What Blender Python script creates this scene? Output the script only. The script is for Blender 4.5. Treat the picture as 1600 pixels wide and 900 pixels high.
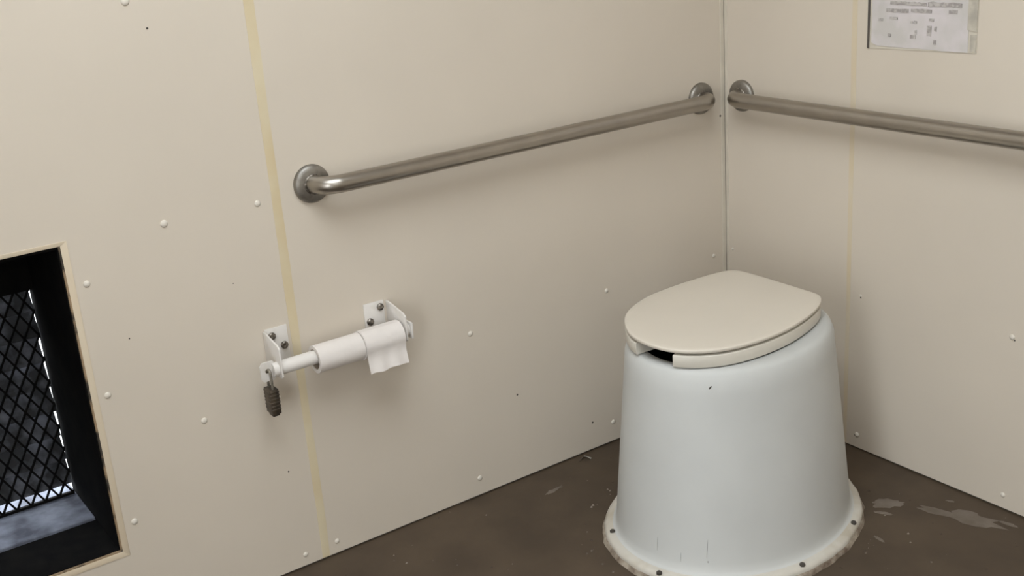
import bpy, bmesh, math, random
from mathutils import Vector, Matrix, noise

for o in list(bpy.data.objects):
    bpy.data.objects.remove(o, do_unlink=True)
S = bpy.context.scene
C = S.collection
PI = math.pi
R = math.radians
random.seed(7)

# ------------------------------------------------------------------ camera
# the room's far corner is the origin: left wall is the plane y = 0, right wall x = 0
cd = bpy.data.cameras.new('camera')
cd.sensor_width = 36.0
cd.lens = 36.0 * 1830.2 / 1600.0
cd.clip_start = 0.02
cam = bpy.data.objects.new('camera', cd)
C.objects.link(cam)
cam.location = (-2.1752, -2.1851, 1.4189)
cam.rotation_euler = (R(70.829), R(4.083), R(-35.283))
S.camera = cam

# ------------------------------------------------------------------ daylight
W = bpy.data.worlds.new('overcast_sky')
S.world = W
W.use_nodes = True
bg = W.node_tree.nodes['Background']
bg.inputs['Color'].default_value = (0.92, 0.97, 1.0, 1)
bg.inputs['Strength'].default_value = 7.7

X0, Y0, ZC = -3.05, -3.05, 2.45          # room: x X0..0, y Y0..0, ceiling ZC
DOOR = (-2.35, -1.60, 0.0, 2.05)         # y0 y1 z0 z1 in the wall x = X0
WIN = (-2.30, -1.50, 1.85, 2.25)         # x0 x1 z0 z1 in the wall y = Y0
SKY = (-2.30, -0.95, -1.95, -0.60)       # x0 x1 y0 y1 unseen skylight, added for light from above


def portal(name, loc, rot, sx, sy):
    l = bpy.data.lights.new(name, 'AREA')
    l.shape = 'RECTANGLE'
    l.size, l.size_y = sx, sy
    l.cycles.is_portal = True
    o = bpy.data.objects.new(name, l)
    C.objects.link(o)
    o.location = loc
    o.rotation_euler = rot
    return o


portal('door_daylight_portal', (X0 - 0.02, (DOOR[0] + DOOR[1]) / 2, 1.025), (0, R(-90), 0), 2.05, 0.75)
portal('window_daylight_portal', ((WIN[0] + WIN[1]) / 2, Y0 - 0.02, (WIN[2] + WIN[3]) / 2), (R(90), 0, 0), 0.8, 0.4)
portal('added_skylight_portal', ((SKY[0] + SKY[1]) / 2, (SKY[2] + SKY[3]) / 2, ZC + 0.17), (0, 0, 0), 1.35, 1.35)
portal('vent_daylight_portal', (-1.93, 0.42, 0.45), (R(-90), 0, 0), 0.5, 0.6)

S.view_settings.view_transform = 'Standard'
S.view_settings.look = 'None'
S.view_settings.exposure = 0.0
S.view_settings.gamma = 1.0
S.view_settings.use_curve_mapping = False


# ------------------------------------------------------------------ materials
def mat(name, col, rough=0.5, metal=0.0, var=0.0, scale=6.0, col2=None, bump=0.0, bscale=40.0, spec=0.5, detail=4.0, contrast=(0.35, 0.65), stretch=None, coat=0.0):
    m = bpy.data.materials.new(name)
    m.use_nodes = True
    nt = m.node_tree
    b = nt.nodes['Principled BSDF']
    b.inputs['Base Color'].default_value = (*col, 1)
    b.inputs['Roughness'].default_value = rough
    b.inputs['Metallic'].default_value = metal
    b.inputs['Specular IOR Level'].default_value = spec
    b.inputs['Coat Weight'].default_value = coat
    tc = nt.nodes.new('ShaderNodeTexCoord')
    src = tc.outputs['Object']
    if stretch:
        mp = nt.nodes.new('ShaderNodeMapping')
        mp.inputs['Scale'].default_value = stretch
        nt.links.new(src, mp.inputs['Vector'])
        src = mp.outputs['Vector']
    n = nt.nodes.new('ShaderNodeTexNoise')
    n.inputs['Scale'].default_value = scale
    n.inputs['Detail'].default_value = detail
    nt.links.new(src, n.inputs['Vector'])
    r = nt.nodes.new('ShaderNodeValToRGB')
    if col2 is None:
        col2 = tuple(max(0, c * (1 - var)) for c in col)
    r.color_ramp.elements[0].position = contrast[0]
    r.color_ramp.elements[1].position = contrast[1]
    r.color_ramp.elements[0].color = (*col, 1)
    r.color_ramp.elements[1].color = (*col2, 1)
    nt.links.new(n.outputs['Fac'], r.inputs['Fac'])
    nt.links.new(r.outputs['Color'], b.inputs['Base Color'])
    if bump:
        n2 = nt.nodes.new('ShaderNodeTexNoise')
        n2.inputs['Scale'].default_value = bscale
        n2.inputs['Detail'].default_value = 5
        nt.links.new(src, n2.inputs['Vector'])
        bp = nt.nodes.new('ShaderNodeBump')
        bp.inputs['Strength'].default_value = bump
        bp.inputs['Distance'].default_value = 0.002
        nt.links.new(n2.outputs['Fac'], bp.inputs['Height'])
        nt.links.new(bp.outputs['Normal'], b.inputs['Normal'])
    return m


M = {}
M['wall'] = mat('cream_wall_panel', (0.695, 0.625, 0.535), 0.42, var=0.05, scale=2.2, bump=0.06, bscale=9)
M['core'] = mat('dark_wall_core', (0.10, 0.085, 0.065), 0.9, var=0.3)
M['caulk'] = mat('yellowed_caulk', (0.66, 0.545, 0.35), 0.55, col2=(0.70, 0.62, 0.45), scale=7, bump=0.15, bscale=60)
M['caulk_pale'] = mat('pale_caulk', (0.68, 0.590, 0.455), 0.5, col2=(0.67, 0.565, 0.425), scale=9, bump=0.15, bscale=60)
M['caulk_faded'] = mat('faded_yellow_caulk', (0.68, 0.575, 0.41), 0.5, col2=(0.69, 0.61, 0.48), scale=5, bump=0.15, bscale=60)
M['trimwhite'] = mat('cream_corner_trim', (0.70, 0.645, 0.55), 0.45, var=0.12, scale=14)
M['rivet'] = mat('white_nylon_rivet', (0.76, 0.71, 0.63), 0.4, var=0.1, scale=90)
M['hole'] = mat('dark_speck', (0.07, 0.06, 0.05), 0.9, var=0.3)
M['ceil'] = mat('white_ceiling', (0.74, 0.70, 0.63), 0.6, var=0.05)
M['floor'] = mat('brown_painted_concrete', (0.096, 0.069, 0.046), 0.6, col2=(0.070, 0.050, 0.034), scale=5.5, detail=9, bump=0.25, bscale=30, spec=0.35, contrast=(0.38, 0.62))
M['patch'] = mat('worn_grey_paint', (0.185, 0.155, 0.128), 0.45, col2=(0.125, 0.098, 0.075), scale=22, detail=6)
M['grit'] = mat('floor_grit', (0.26, 0.22, 0.18), 0.8, col2=(0.07, 0.05, 0.035), scale=17, detail=1, contrast=(0.40, 0.52))
M['paperscrap'] = mat('scrap_paper', (0.72, 0.69, 0.64), 0.8, var=0.1)
M['steel'] = mat('brushed_stainless', (0.42, 0.39, 0.35), 0.33, metal=1.0, var=0.07, scale=18, stretch=(1, 1, 1), bump=0.05, bscale=120)
M['steel_worn'] = mat('worn_stainless_flange', (0.37, 0.35, 0.32), 0.48, metal=1.0, var=0.35, scale=45, bump=0.15, bscale=70)
M['body'] = mat('white_fibreglass', (0.595, 0.605, 0.595), 0.55, var=0.06, scale=5, bump=0.03, bscale=14, spec=0.3)
M['flange'] = mat('fibreglass_flange', (0.62, 0.59, 0.53), 0.45, col2=(0.50, 0.45, 0.37), scale=11, detail=7, contrast=(0.5, 0.72), bump=0.1, bscale=60)
M['dirtcaulk'] = mat('dirty_floor_caulk', (0.44, 0.385, 0.31), 0.7, col2=(0.16, 0.115, 0.085), scale=38, detail=6, bump=0.7, bscale=80)
M['lid'] = mat('offwhite_seat_plastic', (0.72, 0.665, 0.58), 0.32, var=0.04, scale=4, spec=0.5)
M['seat'] = mat('offwhite_seat_ring', (0.71, 0.675, 0.60), 0.34, var=0.05, scale=6)
M['pit'] = mat('dark_riser_inside', (0.035, 0.033, 0.03), 0.7, var=0.3)
M['scratch'] = mat('grey_scuff', (0.36, 0.36, 0.35), 0.6, var=0.3)
M['wpaint'] = mat('white_painted_steel', (0.76, 0.73, 0.70), 0.35, col2=(0.66, 0.62, 0.56), scale=26, contrast=(0.5, 0.75), bump=0.08, bscale=60)
M['bolt'] = mat('dull_bolt', (0.30, 0.27, 0.235), 0.42, metal=0.8, col2=(0.08, 0.07, 0.06), scale=150, contrast=(0.4, 0.6))
M['tissue'] = mat('toilet_paper', (0.78, 0.735, 0.705), 0.95, var=0.03, scale=20, bump=0.2, bscale=140, spec=0.1)
M['card'] = mat('cardboard_core', (0.48, 0.40, 0.31), 0.9, var=0.15, scale=40)
M['lockbody'] = mat('tarnished_brass_lock', (0.12, 0.095, 0.07), 0.45, metal=0.55, col2=(0.045, 0.036, 0.028), scale=60, stretch=(1, 1, 0.15))
M['shackle'] = mat('worn_lock_shackle', (0.36, 0.33, 0.28), 0.4, metal=0.8, var=0.5, scale=90)
M['black'] = mat('black_painted_steel', (0.0045, 0.0045, 0.005), 0.9, col2=(0.008, 0.0075, 0.007), scale=25, bump=0.2, bscale=50, spec=0.05)
M['edge'] = mat('raw_panel_edge', (0.33, 0.235, 0.145), 0.7, col2=(0.05, 0.04, 0.03), scale=24, contrast=(0.5, 0.6))
M['ledge'] = mat('grey_concrete_ledge', (0.20, 0.22, 0.28), 0.8, col2=(0.05, 0.055, 0.08), scale=16, detail=8, bump=0.4, bscale=60)
M['louver'] = mat('dark_grey_louver', (0.012, 0.0125, 0.015), 0.7, col2=(0.12, 0.125, 0.15), scale=19, detail=5, contrast=(0.45, 0.7))
M['ground'] = mat('pale_concrete_outside', (0.60, 0.60, 0.60), 0.9, var=0.15, scale=5)
M['paper'] = mat('faded_notice_paper', (0.68, 0.635, 0.645), 0.6, col2=(0.60, 0.575, 0.555), scale=16, detail=5, bump=0.25, bscale=24, contrast=(0.4, 0.62))
M['ink'] = mat('faded_grey_print', (0.36, 0.33, 0.32), 0.7, col2=(0.54, 0.51, 0.49), scale=110, detail=3, contrast=(0.42, 0.6))
M['holder'] = mat('cloudy_plastic_holder', (0.66, 0.61, 0.52), 0.25, var=0.06, scale=12)
M['stripdark'] = mat('dark_edge_strip', (0.10, 0.085, 0.075), 0.4, var=0.3, scale=20)
M['stripgrey'] = mat('grey_plastic_edge', (0.42, 0.39, 0.34), 0.4, col2=(0.6, 0.56, 0.48), scale=35)


# ------------------------------------------------------------------ helpers
def obj(name, bm, m, parent=None, loc=None, smooth=30.0):
    """link a bmesh given in world coordinates as one mesh object, its origin at its parent or at loc"""
    org = Vector((0, 0, 0))
    if parent is not None:
        p = parent
        while p is not None:
            org += p.location
            p = p.parent
    base = Vector(loc) if loc is not None else None
    bmesh.ops.recalc_face_normals(bm, faces=bm.faces)
    me = bpy.data.meshes.new(name)
    off = base if base is not None else org
    bmesh.ops.translate(bm, vec=-off, verts=bm.verts)
    bm.to_mesh(me)
    bm.free()
    me.materials.append(M[m])
    if smooth:
        for f in me.polygons:
            f.use_smooth = True
        me.set_sharp_from_angle(angle=R(smooth))
    o = bpy.data.objects.new(name, me)
    C.objects.link(o)
    if parent is not None:
        o.parent = parent
        if base is not None:
            o.location = base - org
    elif base is not None:
        o.location = base
    return o


def tag(o, label, cat, group=None):
    o['label'] = label
    o['category'] = cat
    if group:
        o['group'] = group
    return o


def thing(name, label, cat, loc, group=None):
    o = bpy.data.objects.new(name, None)
    C.objects.link(o)
    o.location = loc
    o.empty_display_size = 0.05
    return tag(o, label, cat, group)


def struct(o):
    o['kind'] = 'structure'
    return o


def box(bm, x0, x1, y0, y1, z0, z1, bevel=0.0, seg=2):
    v = [bm.verts.new((x, y, z)) for x in (x0, x1) for y in (y0, y1) for z in (z0, z1)]
    fs = [(0, 1, 3, 2), (4, 6, 7, 5), (0, 4, 5, 1), (2, 3, 7, 6), (0, 2, 6, 4), (1, 5, 7, 3)]
    F = [bm.faces.new([v[i] for i in f]) for f in fs]
    if bevel:
        es = list({e for f in F for e in f.edges})
        bmesh.ops.bevel(bm, geom=es, offset=bevel, segments=seg, affect='EDGES', profile=0.5)
    return v


def prism(bm, pts, axis, a, b, bevel=0.0):
    """pts: 2-D outline; axis 'x','y','z' = extrusion direction from a to b"""
    def P(p, t):
        return {'x': (t, p[0], p[1]), 'y': (p[0], t, p[1]), 'z': (p[0], p[1], t)}[axis]
    lo = [bm.verts.new(P(p, a)) for p in pts]
    hi = [bm.verts.new(P(p, b)) for p in pts]
    F = [bm.faces.new(lo), bm.faces.new(hi[::-1])]
    n = len(pts)
    for i in range(n):
        F.append(bm.faces.new([lo[i], lo[(i + 1) % n], hi[(i + 1) % n], hi[i]]))
    if bevel:
        bmesh.ops.recalc_face_normals(bm, faces=bm.faces)
        es = list({e for f in F for e in f.edges})
        bmesh.ops.bevel(bm, geom=es, offset=bevel, segments=2, affect='EDGES', profile=0.5)


def loft(bm, rings, cap0=False, cap1=False, closed=True):
    """rings: lists of points with equal counts"""
    V = [[bm.verts.new(p) for p in r] for r in rings]
    n = len(V[0])
    for a, b in zip(V[:-1], V[1:]):
        for i in range(n if closed else n - 1):
            j = (i + 1) % n
            bm.faces.new([a[i], a[j], b[j], b[i]])
    if cap0:
        bm.faces.new(V[0][::-1])
    if cap1:
        bm.faces.new(V[-1])
    return V


def tube(bm, path, r, n=20, cap=True):
    path = [Vector(p) for p in path]
    rs = r if isinstance(r, (list, tuple)) else [r] * len(path)
    t0 = (path[1] - path[0]).normalized()
    up = Vector((0, 0, 1)) if abs(t0.z) < 0.9 else Vector((1, 0, 0))
    u = t0.cross(up).normalized()
    rings = []
    for i, p in enumerate(path):
        if i == 0:
            t = t0
        elif i == len(path) - 1:
            t = (path[-1] - path[-2]).normalized()
        else:
            t = ((path[i + 1] - p).normalized() + (p - path[i - 1]).normalized()).normalized()
        u = (u - t * u.dot(t)).normalized()
        w = t.cross(u)
        rings.append([p + (u * math.cos(2 * PI * k / n) + w * math.sin(2 * PI * k / n)) * rs[i] for k in range(n)])
    loft(bm, rings, cap, cap)


def lathe(bm, prof, origin, axis, n=32):
    """prof: (radius, height along axis) list"""
    a = Vector(axis).normalized()
    up = Vector((0, 0, 1)) if abs(a.z) < 0.9 else Vector((1, 0, 0))
    u = a.cross(up).normalized()
    w = a.cross(u)
    o = Vector(origin)
    rings = []
    for r, h in prof:
        rings.append([o + a * h + (u * math.cos(2 * PI * k / n) + w * math.sin(2 * PI * k / n)) * max(r, 1e-5) for k in range(n)])
    loft(bm, rings, True, True)


def slab(bm, rows, off):
    """closed thin sheet: a grid of points and the same grid shifted by off"""
    off = Vector(off)
    A = [[bm.verts.new(p) for p in r] for r in rows]
    Z = [[bm.verts.new(Vector(p) + off) for p in r] for r in rows]
    m, n = len(A), len(A[0])
    for i in range(m - 1):
        for k in range(n - 1):
            bm.faces.new([A[i][k], A[i][k + 1], A[i + 1][k + 1], A[i + 1][k]])
            bm.faces.new([Z[i][k], Z[i + 1][k], Z[i + 1][k + 1], Z[i][k + 1]])
    rim = [(0, k) for k in range(n - 1)] + [(i, n - 1) for i in range(m - 1)] + [(m - 1, k) for k in range(n - 1, 0, -1)] + [(i, 0) for i in range(m - 1, 0, -1)]
    for q in range(len(rim)):
        a, b = rim[q], rim[(q + 1) % len(rim)]
        bm.faces.new([A[a[0]][a[1]], Z[a[0]][a[1]], Z[b[0]][b[1]], A[b[0]][b[1]]])


def B():
    return bmesh.new()


# ------------------------------------------------------------------ the room
VX0, VX1, VZ0, VZ1, VD = -2.17, -1.700, 0.200, 0.845, 0.34      # vent opening in the left wall, depth
SL = -1.268                                                       # seam in the left wall (centre)
SR = -0.414                                                       # seam in the right wall

bm = B()
box(bm, X0 - 0.3, 0.3, Y0 - 0.3, 0.34, -0.15, 0.0)
floor = struct(obj('floor', bm, 'floor', smooth=0))

bm = B()
x0, x1, y0, y1 = SKY
box(bm, X0 - 0.3, x0, Y0 - 0.3, 0.5, ZC, ZC + 0.15)
box(bm, x1, 0.3, Y0 - 0.3, 0.5, ZC, ZC + 0.15)
box(bm, x0, x1, Y0 - 0.3, y0, ZC, ZC + 0.15)
box(bm, x0, x1, y1, 0.5, ZC, ZC + 0.15)
struct(obj('ceiling', bm, 'ceil', smooth=0))
bm = B()
for a in ((x0, x0 + 0.03, y0, y1), (x1 - 0.03, x1, y0, y1), (x0 + 0.03, x1 - 0.03, y0, y0 + 0.03), (x0 + 0.03, x1 - 0.03, y1 - 0.03, y1)):
    box(bm, a[0], a[1], a[2], a[3], ZC + 0.05, ZC + 0.13)
struct(obj('added_skylight', bm, 'trimwhite', smooth=0))  # frame of the added skylight, out of view

# left wall: core with the vent hole, then sheets, caulk, rivets
bm = B()
T = 0.004
box(bm, X0 - 0.3, VX0, T, VD, 0, ZC)
box(bm, VX1, 0.3, T, VD, 0, ZC)
box(bm, VX0, VX1, T, VD, 0, VZ0)
box(bm, VX0, VX1, T, VD, VZ1, ZC)
wall_left = struct(obj('wall_left', bm, 'core', smooth=0))
bm = B()
PZ0, PZ1 = 0.005, ZC
box(bm, X0, VX0, 0, T, PZ0, PZ1)
box(bm, VX1, SL - 0.007, 0, T, PZ0, PZ1)
box(bm, VX0, VX1, 0, T, PZ0, VZ0)
box(bm, VX0, VX1, 0, T, VZ1, PZ1)
obj('panel', bm, 'wall', wall_left, smooth=0)
bm = B()
box(bm, SL + 0.006, -0.0035, 0, T, PZ0, PZ1)
obj('panel', bm, 'wall', wall_left, smooth=0)

wall_right_bm = B()
box(wall_right_bm, T, 0.3, Y0 - 0.3, T, 0, ZC)
wall_right = struct(obj('wall_right', wall_right_bm, 'core', smooth=0))
bm = B()
box(bm, 0, T, SR + 0.003, -0.0045, PZ0, PZ1)
obj('panel', bm, 'wall', wall_right, smooth=0)
bm = B()
box(bm, 0, T, -1.66, SR - 0.003, PZ0, PZ1)
obj('panel', bm, 'wall', wall_right, smooth=0)
bm = B()
box(bm, 0, T, Y0, -1.664, PZ0, PZ1)
obj('panel', bm, 'wall', wall_right, smooth=0)

# walls behind the camera with the doorway and the window that let the daylight in
bm = B()
y0, y1, z0, z1 = DOOR
box(bm, X0 - 0.2, X0, Y0 - 0.3, y0, 0, ZC)
box(bm, X0 - 0.2, X0, y1, T, 0, ZC)
box(bm, X0 - 0.2, X0, y0, y1, z1, ZC)
struct(obj('wall_door', bm, 'wall', smooth=0))
bm = B()
x0, x1, z0, z1 = WIN
box(bm, X0, x0, Y0 - 0.2, Y0, 0, ZC)
box(bm, x1, T, Y0 - 0.2, Y0, 0, ZC)
box(bm, x0, x1, Y0 - 0.2, Y0, 0, z0)
box(bm, x0, x1, Y0 - 0.2, Y0, z1, ZC)
struct(obj('wall_window', bm, 'wall', smooth=0))
bm = B()
for a in ((x0, x0 + 0.04, z0, z1), (x1 - 0.04, x1, z0, z1), (x0 + 0.04, x1 - 0.04, z0, z0 + 0.04), (x0 + 0.04, x1 - 0.04, z1 - 0.04, z1)):
    box(bm, a[0], a[1], Y0 - 0.12, Y0 - 0.06, a[2], a[3])
struct(obj('window_1', bm, 'trimwhite', smooth=0))
bm = B()
y0, y1, z0, z1 = DOOR
for a in ((y0, y0 + 0.035, 0, z1), (y1 - 0.035, y1, 0, z1), (y0 + 0.035, y1 - 0.035, z1 - 0.035, z1)):
    box(bm, X0 - 0.15, X0 - 0.03, a[0], a[1], a[2], a[3])
struct(obj('door_1', bm, 'trimwhite', smooth=0))

# the ground outside
bm = B()
box(bm, -14, 12, -14, 14, -0.35, -0.16)
struct(obj('ground_outside', bm, 'ground', smooth=0))


# caulk strips: slightly uneven beads that lie in and over the seams
def bead(name, axis, c, z0, z1, hw, proud, m, parent, amp=0.0018, n=60, taper=1.0):
    bm = B()
    rings = []
    for i in range(n + 1):
        z = z0 + (z1 - z0) * i / n
        k = taper + (1 - taper) * i / n
        a = -hw * k + amp * noise.noise((z * 4.1, c * 7, 1.3)) + amp * .5 * noise.noise((z * 17, c, 5))
        b = hw * k + amp * noise.noise((z * 3.7, c * 5, 8.1)) + amp * .5 * noise.noise((z * 19, c, 9))
        ring = [(a, 0.002), (a + 0.001, -proud * .4), ((a + b) / 2, -proud), (b - 0.001, -proud * .4), (b, 0.002)]
        if axis == 'x':
            rings.append([(c + s, d, z) for s, d in ring])
        else:
            rings.append([(d, c + s, z) for s, d in ring])
    loft(bm, rings, True, True)
    return obj(name, bm, m, parent, smooth=60)


bead('caulk_strip', 'x', SL, 0.006, ZC, 0.0120, 0.0012, 'caulk', wall_left, taper=0.85)
bead('caulk_strip', 'y', SR, 0.006, ZC, 0.0092, 0.0010, 'caulk_faded', wall_right, taper=0.75)
bead('caulk_strip', 'y', -1.662, 0.006, ZC, 0.008, 0.0010, 'caulk_pale', wall_right)

# corner trim: two slim flanges with an open slit between them
bm = B()
box(bm, -0.0135, -0.0010, -0.0016, 0.0008, 0.005, ZC, 0.0006, 1)
box(bm, -0.0016, 0.0008, -0.0120, -0.0024, 0.005, ZC, 0.0006, 1)
struct(obj('trim_1', bm, 'trimwhite'))

# cream edging around the vent opening, mitred at the corners
w = 0.013


def mitre(name, pts):
    bm = B()
    prism(bm, pts, 'y', -0.0014, 0.001, 0.0006)
    obj(name, bm, 'caulk_pale', wall_left)


mitre('vent_edging', [(VX1, VZ0), (VX1 + w, VZ0 - w), (VX1 + w, VZ1 + w * .6), (VX1, VZ1)])
mitre('vent_edging', [(VX0, VZ0), (VX0 - w, VZ0 - w), (VX1 + w, VZ0 - w), (VX1, VZ0)])
mitre('vent_edging', [(VX0, VZ1), (VX1, VZ1), (VX1 + w, VZ1 + w * .6), (VX0 - w, VZ1 + w * .6)])
mitre('vent_edging', [(VX0, VZ0), (VX0, VZ1), (VX0 - w, VZ1 + w * .6), (VX0 - w, VZ0 - w)])

# rivets
riv_mesh = None


def rivet(parent, c, axis, r=0.0066):
    global riv_mesh
    if riv_mesh is None:
        bm = B()
        lathe(bm, [(1.0, -0.1), (1.0, 0.08), (0.86, 0.28), (0.55, 0.46), (0.2, 0.53), (0.0, 0.54)], (0, 0, 0), (0, -1, 0), 12)
        bmesh.ops.recalc_face_normals(bm, faces=bm.faces)
        riv_mesh = bpy.data.meshes.new('rivet')
        bm.to_mesh(riv_mesh)
        bm.free()
        riv_mesh.materials.append(M['rivet'])
        for f in riv_mesh.polygons:
            f.use_smooth = True
    o = bpy.data.objects.new('rivet', riv_mesh)
    C.objects.link(o)
    o.parent = parent
    o.location = c
    o.scale = (r, r, r)
    if axis == 'x':
        o.rotation_euler = (0, 0, R(-90))
    return o


for x, z, r in [(-1.503, 1.263, .0078), (-1.308, 1.262, .0066), (-1.309, 0.843, .0068), (-1.503, 0.844, .0074), (-1.666, 0.763, .0066), (-1.669, 0.535, .0066),
                (-1.491, 0.421, .0066), (-1.666, 0.255, .0072), (-1.317, 0.032, .006), (-1.238, 0.034, .006), (-0.845, 0.049, .0066),
                (-0.836, 0.426, .0066), (-0.422, 0.425, .0062), (-0.421, 0.058, .0066), (-0.048, 0.427, .0058), (-1.90, 1.263, .007), (-1.238, 1.262, .006),
                (-1.666, 0.05, .006), (-0.836, 1.262, .0066), (-0.422, 1.262, .0066), (-1.324, 0.42, .004)]:
    rivet(wall_left, (x, 0, z), 'y', r)
for y, z, r in [(-0.452, 0.040, .0066), (-0.859, 0.037, .0062), (-0.854, 0.418, .0066), (-0.024, 0.440, .004), (-0.452, 0.413, .0034), (-1.26, 0.04, .0064), (-1.26, 0.418, .0064)]:
    rivet(wall_right, (0, y, z), 'x', r)


# small dark nicks and screw holes
def nick(parent, c, axis, r, s=1.0):
    bm = B()
    lathe(bm, [(r, -0.0005), (r, 0.0003), (r * .5, 0.0005)], c, (0, -1, 0) if axis == 'y' else (-1, 0, 0), 8)
    obj('nick', bm, 'hole', parent)


for x, z, r in [(-1.471, 1.211, .0022), (-1.608, 0.636, .0017), (-0.717, 0.231, .0026), (-0.489, 0.079, .0028), (-1.328, 0.244, .002), (-0.0165, 0.803, .003), (-0.8330, .4215, .0016), (-1.385, 0.692, .0012)]:
    nick(wall_left, (x, 0, z), 'y', r)
for y, z, r in [(-0.452, 0.4075, .0022), (-0.86, 0.412, .0018), (-0.445, 0.0365, .002)]:
    nick(wall_right, (0, y, z), 'x', r)

# worn paint patches on the floor
def patch(pts, h=0.0006):
    bm = B()
    prism(bm, pts, 'z', -0.001, h)
    obj('paint_patch', bm, 'patch', floor, smooth=0)


def ragged(cx, cy, rx, ry, ang, n=26, seed=0, rag=0.45):
    out = []
    for k in range(n):
        t = 2 * PI * k / n
        q = 1 + rag * noise.noise((math.cos(t) * 2.1 + seed * 5, math.sin(t) * 2.1, seed * 3.3)) + rag * .6 * noise.noise((math.cos(t) * 6, math.sin(t) * 6 + seed, 2.2))
        x, y = rx * q * math.cos(t), ry * q * math.sin(t)
        out.append((cx + x * math.cos(ang) - y * math.sin(ang), cy + x * math.sin(ang) + y * math.cos(ang)))
    return out


patch(ragged(-0.165, -0.672, 0.036, 0.020, R(-45), seed=1))
patch(ragged(-0.205, -0.695, 0.020, 0.005, R(-60), seed=5))
patch(ragged(-0.090, -0.815, 0.080, 0.026, R(-68), seed=2, rag=.7))
patch(ragged(-0.045, -0.905, 0.022, 0.006, R(-80), seed=3))
patch(ragged(-0.052, -0.762, 0.010, 0.004, R(-60), seed=8))
patch(ragged(-0.300, -0.760, 0.016, 0.004, R(-100), seed=4))
patch(ragged(-0.700, -0.100, 0.030, 0.006, R(8), seed=6, rag=.6))

# ------------------------------------------------------------------ vault toilet
TC = Vector((-0.461, -0.476, 0.0))
toilet = thing('vault_toilet', 'white cone-shaped fibreglass vault toilet with closed lid standing in the corner', 'toilet', TC)
NS = 96
TURN = R(12.5)                                # the whole toilet stands turned a little in the corner


def oval(cx, cy, a, b, z, e=2.04, n=NS, wob=0.0):
    out = []
    for k in range(n):
        t = 2 * PI * k / n
        c, s = math.cos(t), math.sin(t)
        q = (abs(c) ** e + abs(s) ** e) ** (-1 / e)
        if wob:
            q *= 1 + wob * noise.noise((c * 9, s * 9, z * 50))
        u, v = a * q * c, b * q * s
        out.append((cx + u * math.cos(TURN) - v * math.sin(TURN), cy + u * math.sin(TURN) + v * math.cos(TURN), z))
    return out


bx, by = -0.461, -0.476
tx, ty = -0.437, -0.446
BA, BB, TA, TB = 0.302, 0.249, 0.262, 0.208


def bodyring(k, d=0.0, z=None):
    return oval(bx + (tx - bx) * k, by + (ty - by) * k, BA + (TA - BA) * k - d, BB + (TB - BB) * k - d, z)


H = 0.452
rings = []
for z, d in ((0.022, -0.009), (0.025, -0.004), (0.030, -0.001), (0.046, 0.0)):
    rings.append(bodyring(z / H, d, z))
for i in range(1, 15):
    z = 0.046 + (0.430 - 0.046) * i / 14
    rings.append(bodyring(z / H, 0, z))
for q in range(1, 7):
    a = q / 6 * PI / 2
    rings.append(bodyring(1, 0.020 * (1 - math.cos(a)), 0.432 + 0.020 * math.sin(a)))
bm = B()
loft(bm, rings)
rim_in = [oval(-0.454, ty, 0.212, 0.160, 0.452), oval(-0.454, ty, 0.207, 0.155, 0.447), oval(-0.454, ty, 0.204, 0.152, 0.40)]
loft(bm, [rings[-1]] + rim_in)
bmesh.ops.remove_doubles(bm, verts=bm.verts, dist=1e-5)
obj('riser_body', bm, 'body', toilet, smooth=50)
bm = B()
loft(bm, [oval(-0.454, ty, 0.2038, 0.1518, 0.447), oval(-0.454, ty, 0.195, 0.145, 0.06)], False, True)
obj('inner_liner', bm, 'pit', toilet)

FA, FB = 0.325, 0.272
bm = B()
loft(bm, [oval(bx, by, FA, FB, 0.004, wob=.01), oval(bx, by, FA + .001, FB + .001, 0.014, wob=.01), oval(bx, by, FA - .003, FB - .003, 0.020, wob=.008), oval(bx, by, FA - .010, FB - .010, 0.0225), oval(bx, by, 0.300, 0.247, 0.0235)], True, True)
obj('base_flange', bm, 'flange', toilet, smooth=50)
bm = B()
loft(bm, [oval(bx, by, FA + .006, FB + .006, 0.0, wob=.016), oval(bx, by, FA + .004, FB + .004, 0.006, wob=.018), oval(bx, by, FA + .001, FB + .001, 0.0105, wob=.012), oval(bx, by, FA - .006, FB - .006, 0.0105)], False, False)
obj('caulk_bead', bm, 'dirtcaulk', toilet, smooth=50)
for px, py in ((-0.737, -0.373), (-0.771, -0.566), (-0.527, -0.741), (-0.318, -0.703), (-0.158, -0.540), (-0.60, -0.250), (-0.35, -0.195)):
    bm = B()
    lathe(bm, [(0.0062, 0.0), (0.0062, 0.0040), (0.0045, 0.0058), (0.0, 0.0060)], (px, py, 0.0215), (0, 0, 1), 10)
    o = obj('anchor_bolt', bm, 'hole', toilet)

# lid outline: straight hinge edge at +x, round front at -x
lid_edge = [(-0.237, -0.264), (-0.229, -0.290), (-0.227, -0.350), (-0.228, -0.425), (-0.229, -0.490), (-0.232, -0.519), (-0.246, -0.540), (-0.283, -0.566), (-0.348, -0.592), (-0.432, -0.611),
            (-0.518, -0.614), (-0.594, -0.600), (-0.648, -0.569), (-0.681, -0.527), (-0.693, -0.482), (-0.693, -0.441), (-0.684, -0.399), (-0.659, -0.354), (-0.625, -0.313),
            (-0.580, -0.281), (-0.508, -0.252), (-0.420, -0.242), (-0.324, -0.243), (-0.263, -0.250)]


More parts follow.
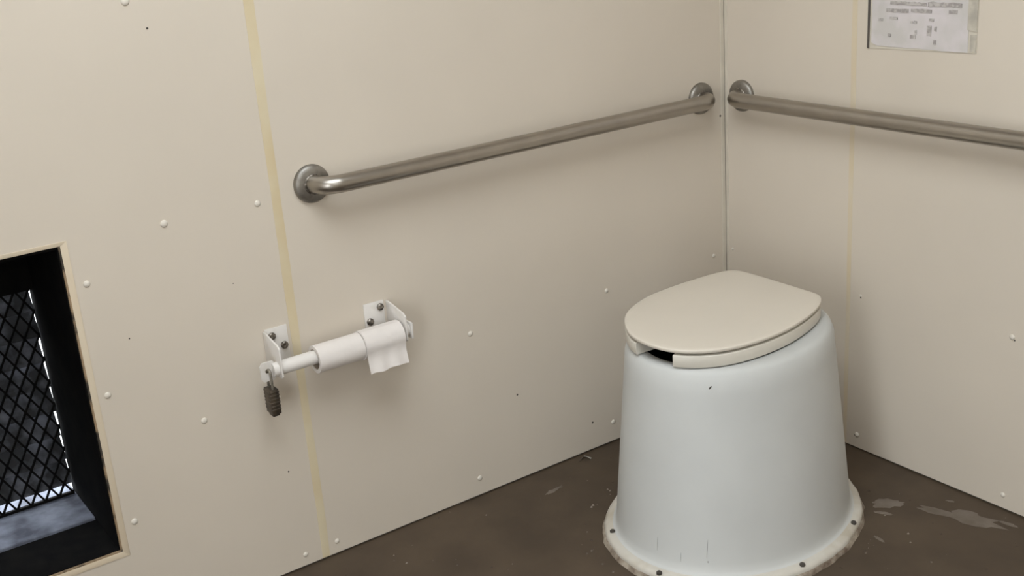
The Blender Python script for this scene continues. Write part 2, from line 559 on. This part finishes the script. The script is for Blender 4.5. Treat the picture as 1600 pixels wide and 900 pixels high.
def outline(k=1.0, inset=0.0, rot=0.0):
    pts = lid_edge
    SUB = (0, 0.2, 0.4, 0.6, 0.8)
    mx, my = -0.463, -0.436
    res = []
    n = len(pts)
    # subdivide with Catmull-Rom for a smooth edge
    for i in range(n):
        p0, p1, p2, p3 = pts[i - 1], pts[i], pts[(i + 1) % n], pts[(i + 2) % n]
        for t in SUB:
            q = [0.5 * (2 * p1[j] + (p2[j] - p0[j]) * t + (2 * p0[j] - 5 * p1[j] + 4 * p2[j] - p3[j]) * t * t + (3 * p1[j] - p0[j] - 3 * p2[j] + p3[j]) * t ** 3) for j in (0, 1)]
            x, y = q[0] - mx, q[1] - my
            l = math.hypot(x, y)
            f = (l * k - inset) / l
            x, y = x * f, y * f
            res.append((mx + x * math.cos(rot) - y * math.sin(rot), my + x * math.sin(rot) + y * math.cos(rot)))
    return res


def ringz(z, inset, dome=0.0):
    return [(x, y, z) for x, y in outline(1.0, inset)]


LZ = 0.4870
bm = B()
loft(bm, [ringz(LZ + 0.003, 0.022), ringz(LZ, 0.016), ringz(LZ, 0.0012), ringz(LZ + 0.0012, 0.0), ringz(LZ + 0.0055, 0.0), ringz(LZ + 0.0068, 0.0006), ringz(LZ + 0.0076, 0.0018), ringz(LZ + 0.0084, 0.010), ringz(LZ + 0.0110, 0.08), ringz(LZ + 0.012, 0.14)], True, True)
obj('lid', bm, 'lid', toilet, smooth=55)

# open-front seat ring
SZ0, SZ1 = 0.4550, 0.4815
out = outline(1.0, 0.0005, 0)
inn = []
for x, y in out:
    t = math.atan2((y + 0.438) / 0.105, (x + 0.470) / 0.135)
    inn.append((-0.478 + 0.132 * math.cos(t), -0.438 + 0.104 * math.sin(t)))
n = len(out)


def is_gap(p):
    return p[0] < -0.58 and abs(p[1] + 0.472) < 0.046


idx = [i for i in range(n) if not is_gap(out[i])]
start = next(i for i in range(n) if is_gap(out[i - 1]) and not is_gap(out[i]))
seq = [(start + k) % n for k in range(len(idx))]
bm = B()
rg = []
for i in seq:
    o_, i_ = Vector(out[i]), Vector(inn[i])
    d = (i_ - o_)
    L = d.length
    d.normalize()
    r = 0.0022
    prof = [(0.002, SZ0), (0, SZ0 + .004), (0, SZ1 - r), (0.0007, SZ1 - .0007), (r, SZ1), (L - 0.012, SZ1 - .001), (L - .003, SZ1 - .006), (L, SZ0 + .010), (L - .004, SZ0)]
    rg.append([((o_ + d * q).x, (o_ + d * q).y, z) for q, z in prof])
loft(bm, rg, True, True)
obj('seat', bm, 'seat', toilet, smooth=50)
for s in (-1, 1):
    bm = B()
    tube(bm, [(-0.226, -0.392 + s * 0.055 - 0.022, 0.470), (-0.226, -0.392 + s * 0.055 + 0.022, 0.470)], 0.0085, 14)
    box(bm, -0.234, -0.208, -0.392 + s * 0.055 - 0.014, -0.392 + s * 0.055 + 0.014, 0.4515, 0.464, 0.002)
    obj('hinge', bm, 'seat', toilet)


# scuffs on the body: follow the cone's surface
def on_body(t, z, off=0.0004):
    k = z / H
    cx, cy = bx + (tx - bx) * k, by + (ty - by) * k
    a, b = BA + (TA - BA) * k + off, BB + (TB - BB) * k + off
    c, s = math.cos(t), math.sin(t)
    q = (abs(c) ** 2.04 + abs(s) ** 2.04) ** (-1 / 2.04)
    u, v = a * q * c, b * q * s
    return Vector((cx + u * math.cos(TURN) - v * math.sin(TURN), cy + u * math.sin(TURN) + v * math.cos(TURN), z))


def scuff(t, z0, z1, wd, lean=0.0, m='scratch'):
    bm = B()
    rr = []
    for i in range(5):
        z = z0 + (z1 - z0) * i / 4
        k = math.sin(PI * (0.08 + 0.84 * i / 4))
        tt = t + lean * (i / 4)
        rr.append([on_body(tt - wd * k, z, -.0003), on_body(tt - wd * k, z, .0004), on_body(tt + wd * k, z, .0004), on_body(tt + wd * k, z, -.0003)])
    loft(bm, rr, True, True)
    obj('scuff', bm, m, toilet)


scuff(R(205.5), 0.060, 0.100, 0.0028, 0.012)
scuff(R(206.1), 0.050, 0.054, 0.006)
scuff(R(180), 0.055, 0.085, 0.0022)
scuff(R(193), 0.045, 0.065, 0.002)
scuff(R(208), 0.417, 0.424, 0.009, 0.02, 'hole')


# ------------------------------------------------------------------ grab bars
def grab_bar(name, label, P0, P1, nrm):
    """P0, P1: flange centres on the wall; nrm: into the room"""
    P0, P1, N = Vector(P0), Vector(P1), Vector(nrm)
    t = thing(name, label, 'grab bar', P0, 'steel grab bars on the walls')
    D = (P1 - P0).normalized()
    off, rb, r = 0.054, 0.044, 0.0188
    path = [P0 + N * 0.002]
    path.append(P0 + N * (off - rb))
    for k in range(1, 11):
        a = k / 10 * PI / 2
        path.append(P0 + N * (off - rb + rb * math.sin(a)) + D * (rb - rb * math.cos(a)))
    L = (P1 - P0).length
    for k in range(1, 10):
        path.append(P0 + N * off + D * (rb + (L - 2 * rb) * k / 10))
    for k in range(0, 11):
        a = k / 10 * PI / 2
        path.append(P1 - D * (rb - rb * math.sin(a)) + N * (off - rb + rb * math.cos(a)))
    path.append(P1 + N * 0.002)
    bm = B()
    tube(bm, path, r, 28)
    obj('tube', bm, 'steel', t, smooth=60)
    for P in (P0, P1):
        bm = B()
        lathe(bm, [(0.0405, 0.0), (0.0405, 0.004), (0.0395, 0.0075), (0.036, 0.0105), (0.030, 0.0125), (0.0215, 0.0135), (0.0205, 0.0125)], P, N, 40)
        f = obj('flange', bm, 'steel_worn', t, smooth=45)
        bm = B()
        lathe(bm, [(0.0207, 0.010), (0.0215, 0.0135), (0.0205, 0.0150), (0.0189, 0.0155)], P, N, 32)
        obj('collar', bm, 'bolt', f, smooth=45)
    return t


grab_bar('grab_bar', 'long brushed steel grab bar on the left wall above the paper holder', (-1.187, 0, 0.860), (-0.087, 0, 0.860), (0, -1, 0))
grab_bar('grab_bar', 'brushed steel grab bar on the right wall behind the toilet, below the notice', (0, -0.064, 0.860), (0, -1.000, 0.860), (-1, 0, 0))

# ------------------------------------------------------------------ paper holder
holder = thing('toilet_paper_holder', 'white painted steel toilet paper holder with two brackets on the left wall', 'paper holder', (-1.19, 0, 0.49))


def bracket(xa, xb, xarm, ztop, dp=0.082):
    """wall plate from xa to xb, arm standing out from the wall at xarm"""
    bm = B()
    box(bm, xa, xb, -0.0035, -0.0002, 0.487, ztop, 0.0008)
    pl = obj('bracket_plate', bm, 'wpaint', holder)
    bm = B()
    prism(bm, [(-0.001, 0.490), (-0.001, ztop - 0.004), (-0.012, ztop - 0.004), (-dp + 0.008, ztop - 0.016), (-dp, ztop - 0.022), (-dp, 0.494), (-dp + 0.004, 0.490)], 'x', xarm - 0.002, xarm + 0.002, 0.0007)
    obj('bracket_arm', bm, 'wpaint', holder)
    return pl


pl = bracket(-1.336, -1.286, -1.338, 0.577, 0.075)
pr = bracket(-1.104, -1.054, -1.046, 0.570)
for par, pts in ((pl, ((-1.322, 0.560), (-1.297, 0.534))), (pr, ((-1.064, 0.556), (-1.092, 0.528)))):
    for x, z in pts:
        bm = B()
        lathe(bm, [(0.0082, 0.0), (0.0082, 0.0035), (0.0062, 0.0055), (0.0025, 0.0062), (0.0, 0.005)], (x, -0.0034, z), (0, -1, 0), 12)
        obj('bolt_head', bm, 'bolt', par)
YR, ZR = -0.055, 0.508
bm = B()
tube(bm, [(-1.352, YR, ZR), (-1.030, YR, ZR)], 0.0150, 20)
rod = obj('rod', bm, 'wpaint', holder)
bm = B()
box(bm, -1.0305, -1.0250, YR - 0.019, YR + 0.019, ZR - 0.019, ZR + 0.019, 0.002)
obj('rod_end_plate', bm, 'wpaint', holder)
# locking tab with a hole for the padlock
bm = B()
outer = [(-1.378, 0.487), (-1.344, 0.487), (-1.344, 0.529), (-1.378, 0.529)]
hc, hr = (-1.362, 0.509), 0.0055
nh = 16
lo_o, lo_i, hi_o, hi_i = [], [], [], []
for k in range(nh):
    a = 2 * PI * k / nh + PI / nh
    c, s = math.cos(a), math.sin(a)
    q = 1 / max(abs(c), abs(s))
    ox, oz = -1.361 + 0.017 * q * c, 0.508 + 0.021 * q * s
    for lst, (px, pz), yy in ((lo_o, (ox, oz), YR - .0015), (hi_o, (ox, oz), YR + .0015), (lo_i, (hc[0] + hr * c, hc[1] + hr * s), YR - .0015), (hi_i, (hc[0] + hr * c, hc[1] + hr * s), YR + .0015)):
        lst.append((px, yy, pz))
loft(bm, [lo_o, lo_i, hi_i, hi_o, lo_o])
bmesh.ops.remove_doubles(bm, verts=bm.verts, dist=1e-6)
obj('lock_tab', bm, 'wpaint', holder)

# two nearly finished rolls on the rod
RZ = ZR + 0.0150 - 0.0203


def roll(x0, x1, r, label, flap=None):
    t = thing('toilet_roll', label, 'toilet roll', (x0, YR, RZ), 'toilet rolls on the rod')
    zc = RZ
    bm = B()
    ci, co = 0.0205, 0.0218
    def circ(x, rr, wob=0.0):
        return [(x, YR + rr * math.cos(2 * PI * k / 40) * (1 + wob * noise.noise((k * .3, x * 30, 0))), zc + rr * math.sin(2 * PI * k / 40)) for k in range(40)]
    loft(bm, [circ(x0 + .001, ci), circ(x1 - .001, ci), circ(x1 - .001, co), circ(x0 + .001, co), circ(x0 + .001, ci)])
    bmesh.ops.remove_doubles(bm, verts=bm.verts, dist=1e-6)
    obj('core', bm, 'card', t)
    bm = B()
    xs = [x0 + (x1 - x0) * k / 8 for k in range(9)]
    rr = [circ(x0, co + .0003)] + [circ(x, r * (1 + .015 * noise.noise((x * 60, r, 2))), .03) for x in xs] + [circ(x1, co + .0003)]
    loft(bm, rr + [rr[0]])
    bmesh.ops.remove_doubles(bm, verts=bm.verts, dist=1e-6)
    obj('paper', bm, 'tissue', t, smooth=50)
    if flap:
        bm = B()
        xa, xb, dz = flap
        rings = []
        nx = 14
        path = []
        for k in range(9):
            a = R(100 + 80 * k / 8)                     # over the front, room side is -y
            path.append((YR + (r + .0012) * math.cos(a), zc + (r + .0012) * math.sin(a)))
        for k in range(1, 9):
            path.append((YR - r - .0012 + 0.004 * math.sin(k * .5), zc - dz * k / 8))
        for i, (yy, zz) in enumerate(path):
            row = []
            for k in range(nx + 1):
                x = xa + (xb - xa) * k / nx
                wv = 0.0025 * max(0, i - 8) / 8 * math.sin(k * 1.1)
                row.append((x, yy + wv, zz + (0.004 * noise.noise((x * 30, 3, 1)) if i == len(path) - 1 else 0)))
            rings.append(row)
        slab(bm, rings, (0, -0.0005, 0.0003))
        obj('hanging_sheet', bm, 'tissue', t, smooth=60)
    return t


roll(-1.256, -1.150, 0.0300, 'nearly used up toilet roll nearer the padlock')
roll(-1.149, -1.0525, 0.0325, 'toilet roll with a hanging sheet beside the right bracket', (-1.148, -1.0535, 0.056))

# padlock
PX, PY = -1.362, YR
lock = thing('padlock', 'small dark tarnished padlock hanging from the end of the paper holder rod', 'padlock', (PX, PY, 0.412))
bm = B()
pts = []
for k in range(13):
    a = PI * k / 12
    pts.append((PX + 0.0015, PY - 0.0095 * math.cos(a), 0.5055 + 0.006 * math.sin(a)))
path = [(PX + 0.0015, PY - 0.0095, 0.468)] + pts + [(PX + 0.0015, PY + 0.0095, 0.468)]
tube(bm, path, 0.0028, 12)
obj('shackle', bm, 'shackle', lock)
bm = B()
box(bm, PX - 0.0085, PX + 0.0115, PY - 0.0165, PY + 0.0165, 0.416, 0.471, 0.0022, 2)
body = obj('lock_body', bm, 'lockbody', lock)
bm = B()
for k in range(6):
    z = 0.424 + k * 0.0078
    box(bm, PX - 0.0089, PX + 0.0119, PY - 0.0169, PY + 0.0169, z, z + 0.0052, 0.0012, 1)
obj('lock_plates', bm, 'lockbody', body)
bm = B()
box(bm, PX - 0.0065, PX + 0.0095, PY - 0.0115, PY + 0.0115, 0.410, 0.4165, 0.0025, 2)
obj('lock_bottom', bm, 'lockbody', lock)

# ------------------------------------------------------------------ notice on the right wall
notice = thing('notice', 'faded notice sheet in a plastic holder on the right wall', 'notice', (0, -0.59, 1.006))
NT, NB = 1.400, 1.006
bm = B()
prism(bm, [(-0.452, NB + .001), (-0.452, NT), (-0.726, NT), (-0.728, NB + .008)], 'x', -0.0016, -0.0001)
obj('backing', bm, 'holder', notice)
bm = B()
box(bm, -0.0045, -0.0015, -0.4575, -0.4525, NB + .001, NT, .0006, 1)
obj('holder_edge', bm, 'stripdark', notice)  # dark strip down the left side of the notice
bm = B()
prism(bm, [(-0.705, NB + .055), (-0.705, NT), (-0.727, NT), (-0.727, NB + .052)], 'x', -0.0034, -0.0015)
obj('holder_edge', bm, 'stripgrey', notice)
bm = B()
prism(bm, [(-0.713, NB + .010), (-0.713, NB + .046), (-0.7265, NB + .046), (-0.7265, NB + .012)], 'x', -0.0030, -0.0015)
obj('holder_edge', bm, 'stripgrey', notice)
bm = B()
grid = []
for i in range(25):
    row = []
    for k in range(17):
        y = -0.463 - 0.245 * k / 16
        z = NB + 0.008 + (NT - NB - 0.01) * i / 24
        if i == 0:
            z += .005 * noise.noise((y * 30, 1, 1))
            if k == 0:
                z += 0.006
        row.append((-0.0020 - 0.0007 * (1 + noise.noise((y * 40, z * 40, 3))), y, z))
    grid.append(row)
slab(bm, grid, (0.0004, 0, 0))
obj('sheet', bm, 'paper', notice, smooth=60)


def word(y0, y1, z, h):
    bm = B()
    n = max(3, int(abs(y1 - y0) / 0.006))
    top, bot = [], []
    for k in range(n + 1):
        y = y0 + (y1 - y0) * k / n
        top.append((y, z + h * (0.5 + .25 * noise.noise((y * 140, z * 50, 4)))))
        bot.append((y, z - h * (0.5 + .25 * noise.noise((y * 150, z * 60, 9)))))
    prism(bm, top + bot[::-1], 'x', -0.0042, -0.0030)
    obj('print', bm, 'ink', notice, smooth=0)


word(-0.512, -0.604, 1.1095, 0.007)
word(-0.608, -0.690, 1.1100, 0.009)
word(-0.502, -0.560, 1.0935, 0.007)
word(-0.566, -0.618, 1.0950, 0.007)
word(-0.660, -0.680, 1.0965, 0.007)
word(-0.512, -0.532, 1.0765, 0.0045)
word(-0.482, -0.494, 1.0720, 0.005)
word(-0.566, -0.572, 1.0705, 0.005)
word(-0.575, -0.582, 1.0705, 0.006)
word(-0.612, -0.624, 1.0770, 0.005)
word(-0.577, -0.582, 1.0490, 0.009)
word(-0.566, -0.580, 1.0390, 0.008)
word(-0.508, -0.516, 1.0395, 0.006)
word(-0.608, -0.619, 1.0540, 0.018)
word(-0.626, -0.632, 1.0590, 0.010)
word(-0.625, -0.632, 1.0300, 0.008)
for k in range(9):
    zz = 1.135 + k * 0.026
    word(-0.50, -0.55 - 0.03 * random.random(), zz, .008)
    word(-0.59, -0.66 - 0.03 * random.random(), zz, .008)

# ------------------------------------------------------------------ vent in the left wall
vent = thing('wall_vent', 'black framed floor-level vent with expanded metal screen in the left wall', 'vent', ((VX0 + VX1) / 2, 0.0, VZ0))
E1 = 0.0006
bm = B()
box(bm, VX1 - 0.006, VX1 - E1, 0.004, 0.33, VZ0 + E1, VZ1 - E1)
obj('jamb', bm, 'black', vent, smooth=0)
bm = B()
box(bm, VX0 + E1, VX0 + 0.006, 0.004, 0.33, VZ0 + E1, VZ1 - E1)
obj('jamb', bm, 'black', vent, smooth=0)
bm = B()
box(bm, VX0 + 0.006, VX1 - 0.006, 0.004, 0.33, VZ1 - 0.006, VZ1 - E1)
obj('head', bm, 'black', vent, smooth=0)
bm = B()
box(bm, VX0 + 0.006, VX1 - 0.006, 0.004, 0.160, VZ0 + E1, VZ0 + 0.005)
obj('sill', bm, 'black', vent, smooth=0)
bm = B()
box(bm, VX0 + 0.006, VX1 - 0.006, 0.161, 0.40, VZ0 + E1, VZ0 + 0.012, 0.002, 1)
obj('ledge', bm, 'ledge', vent, smooth=0)
YM = 0.300
MZ0, MZ1 = 0.216, 0.695
MX0, MX1 = VX0 + 0.012, VX1 - 0.012
bm = B()
box(bm, VX0 + 0.006, VX1 - 0.006, YM - 0.012, YM + 0.012, MZ1 - 0.002, VZ1 - 0.006)
obj('header_plate', bm, 'black', vent, smooth=0)
# raw panel edge along the opening
bm = B()
box(bm, VX1 - 0.0035, VX1 + 0.0004, -0.0008, 0.004, VZ0, VZ1)
box(bm, VX0, VX1 - 0.0035, -0.0008, 0.004, VZ0 - 0.0004, VZ0 + 0.003)
obj('raw_edge', bm, 'edge', vent, smooth=0)
# expanded metal: diamonds 28 mm wide, 52 mm tall
bm = B()
pw, ph, sw = 0.0285, 0.052, 0.0021


def strand(a, b):
    ax, az = a
    bx_, bz = b
    dx, dz = bx_ - ax, bz - az
    l = math.hypot(dx, dz)
    nx_, nz = -dz / l * sw, dx / l * sw
    v = [bm.verts.new(p) for p in ((ax + nx_, YM - .002, az + nz), (ax - nx_, YM - .002, az - nz), (bx_ - nx_, YM - .002, bz - nz), (bx_ + nx_, YM - .002, bz + nz))]
    u = [bm.verts.new((q.co.x, YM + .002, q.co.z)) for q in v]
    bm.faces.new(v)
    bm.faces.new(u[::-1])
    for i in range(4):
        bm.faces.new([v[i], v[(i + 1) % 4], u[(i + 1) % 4], u[i]])


nx = int((MX1 - MX0) / pw)
nz = int((MZ1 - MZ0) / (ph / 2))
pw = (MX1 - MX0) / nx
hz = (MZ1 - MZ0) / nz
for j in range(nz):
    za, zb = MZ0 + j * hz, MZ0 + (j + 1) * hz
    for i in range(2 * nx):
        xa, xb = MX0 + i * pw / 2, MX0 + (i + 1) * pw / 2
        if (i + j) % 2 == 0:
            strand((xa, za), (xb, zb))
        else:
            strand((xa, zb), (xb, za))
    # the bonds where two strands meet
    for i in range(2 * nx + 1):
        if (i + j) % 2 == 0:
            x = MX0 + i * pw / 2
            box(bm, x - 0.0022, x + 0.0022, YM - .0024, YM + .0024, za - 0.005, za + 0.005)
scr = obj('screen', bm, 'black', vent, smooth=0)
bm = B()
box(bm, MX0, MX1, YM - .004, YM + .004, MZ0 - .003, MZ0 + .003)
obj('screen_rail', bm, 'black', vent, smooth=0)
# louvers behind the screen, open at the foot and along a slit at the side
for k in range(8):
    z = 0.236 + k * 0.058
    bm = B()
    prism(bm, [(0.308, z), (0.310, z - 0.0015), (0.342, z + 0.060), (0.340, z + 0.063)], 'x', VX0 + 0.012, VX1 - 0.0078 - 0.0012 * (k % 3))
    obj('louver_slat', bm, 'louver', vent, smooth=0)

# ------------------------------------------------------------------ litter on the floor
bm = B()
sx, sy = -0.545, -0.020
v = [bm.verts.new(p) for p in ((sx - .016, sy - .006, .0008), (sx + .012, sy + .008, .0008), (sx + .022, sy - .012, .0012), (sx + .006, sy - .002, .010), (sx + .016, sy - .016, .0008))]
bm.faces.new([v[0], v[3], v[1]])
bm.faces.new([v[1], v[3], v[2]])
bm.faces.new([v[3], v[4], v[2]])
bmesh.ops.solidify(bm, geom=bm.faces[:], thickness=0.0006)
tag(obj('paper_scrap', bm, 'paperscrap', loc=(sx, sy, 0), smooth=0), 'tiny white folded paper scrap on the floor against the left wall', 'litter')

bm = B()
rnd = random.Random(3)


def crumb(x, y, r):
    n = 5
    h = r * (.5 + .5 * rnd.random())
    a0 = rnd.random() * 6
    base = [bm.verts.new((x + r * (0.6 + .6 * rnd.random()) * math.cos(a0 + 2 * PI * k / n), y + r * (0.5 + .5 * rnd.random()) * math.sin(a0 + 2 * PI * k / n), 0.0)) for k in range(n)]
    top = bm.verts.new((x, y, h))
    for k in range(n):
        bm.faces.new([base[k], base[(k + 1) % n], top])


cnt = 0
while cnt < 230:
    x, y = rnd.uniform(-1.5, -0.02), rnd.uniform(-1.4, -0.012)
    if ((x - bx) / (FA + .02)) ** 2 + ((y - by) / (FB + .02)) ** 2 < 1:
        continue
    near = min(-x, -y)
    if rnd.random() > 0.35 + 0.65 * math.exp(-near / 0.1):
        continue
    crumb(x, y, rnd.choice((.0012, .0018, .0018, .0026, .0036)))
    cnt += 1
for k in range(60):
    a = rnd.random() * 2 * PI
    q = 1.04 + abs(rnd.gauss(0, .045))
    x, y = bx + (FA + .01) * q * math.cos(a), by + (FB + .01) * q * math.sin(a)
    if x < -0.01 and y < -0.01:
        crumb(x, y, rnd.choice((.0014, .002, .003, .0042)))
g = obj('floor_grit', bm, 'grit', smooth=0)
tag(g, 'loose crumbs of grit scattered over the brown floor', 'grit')
g['kind'] = 'stuff'
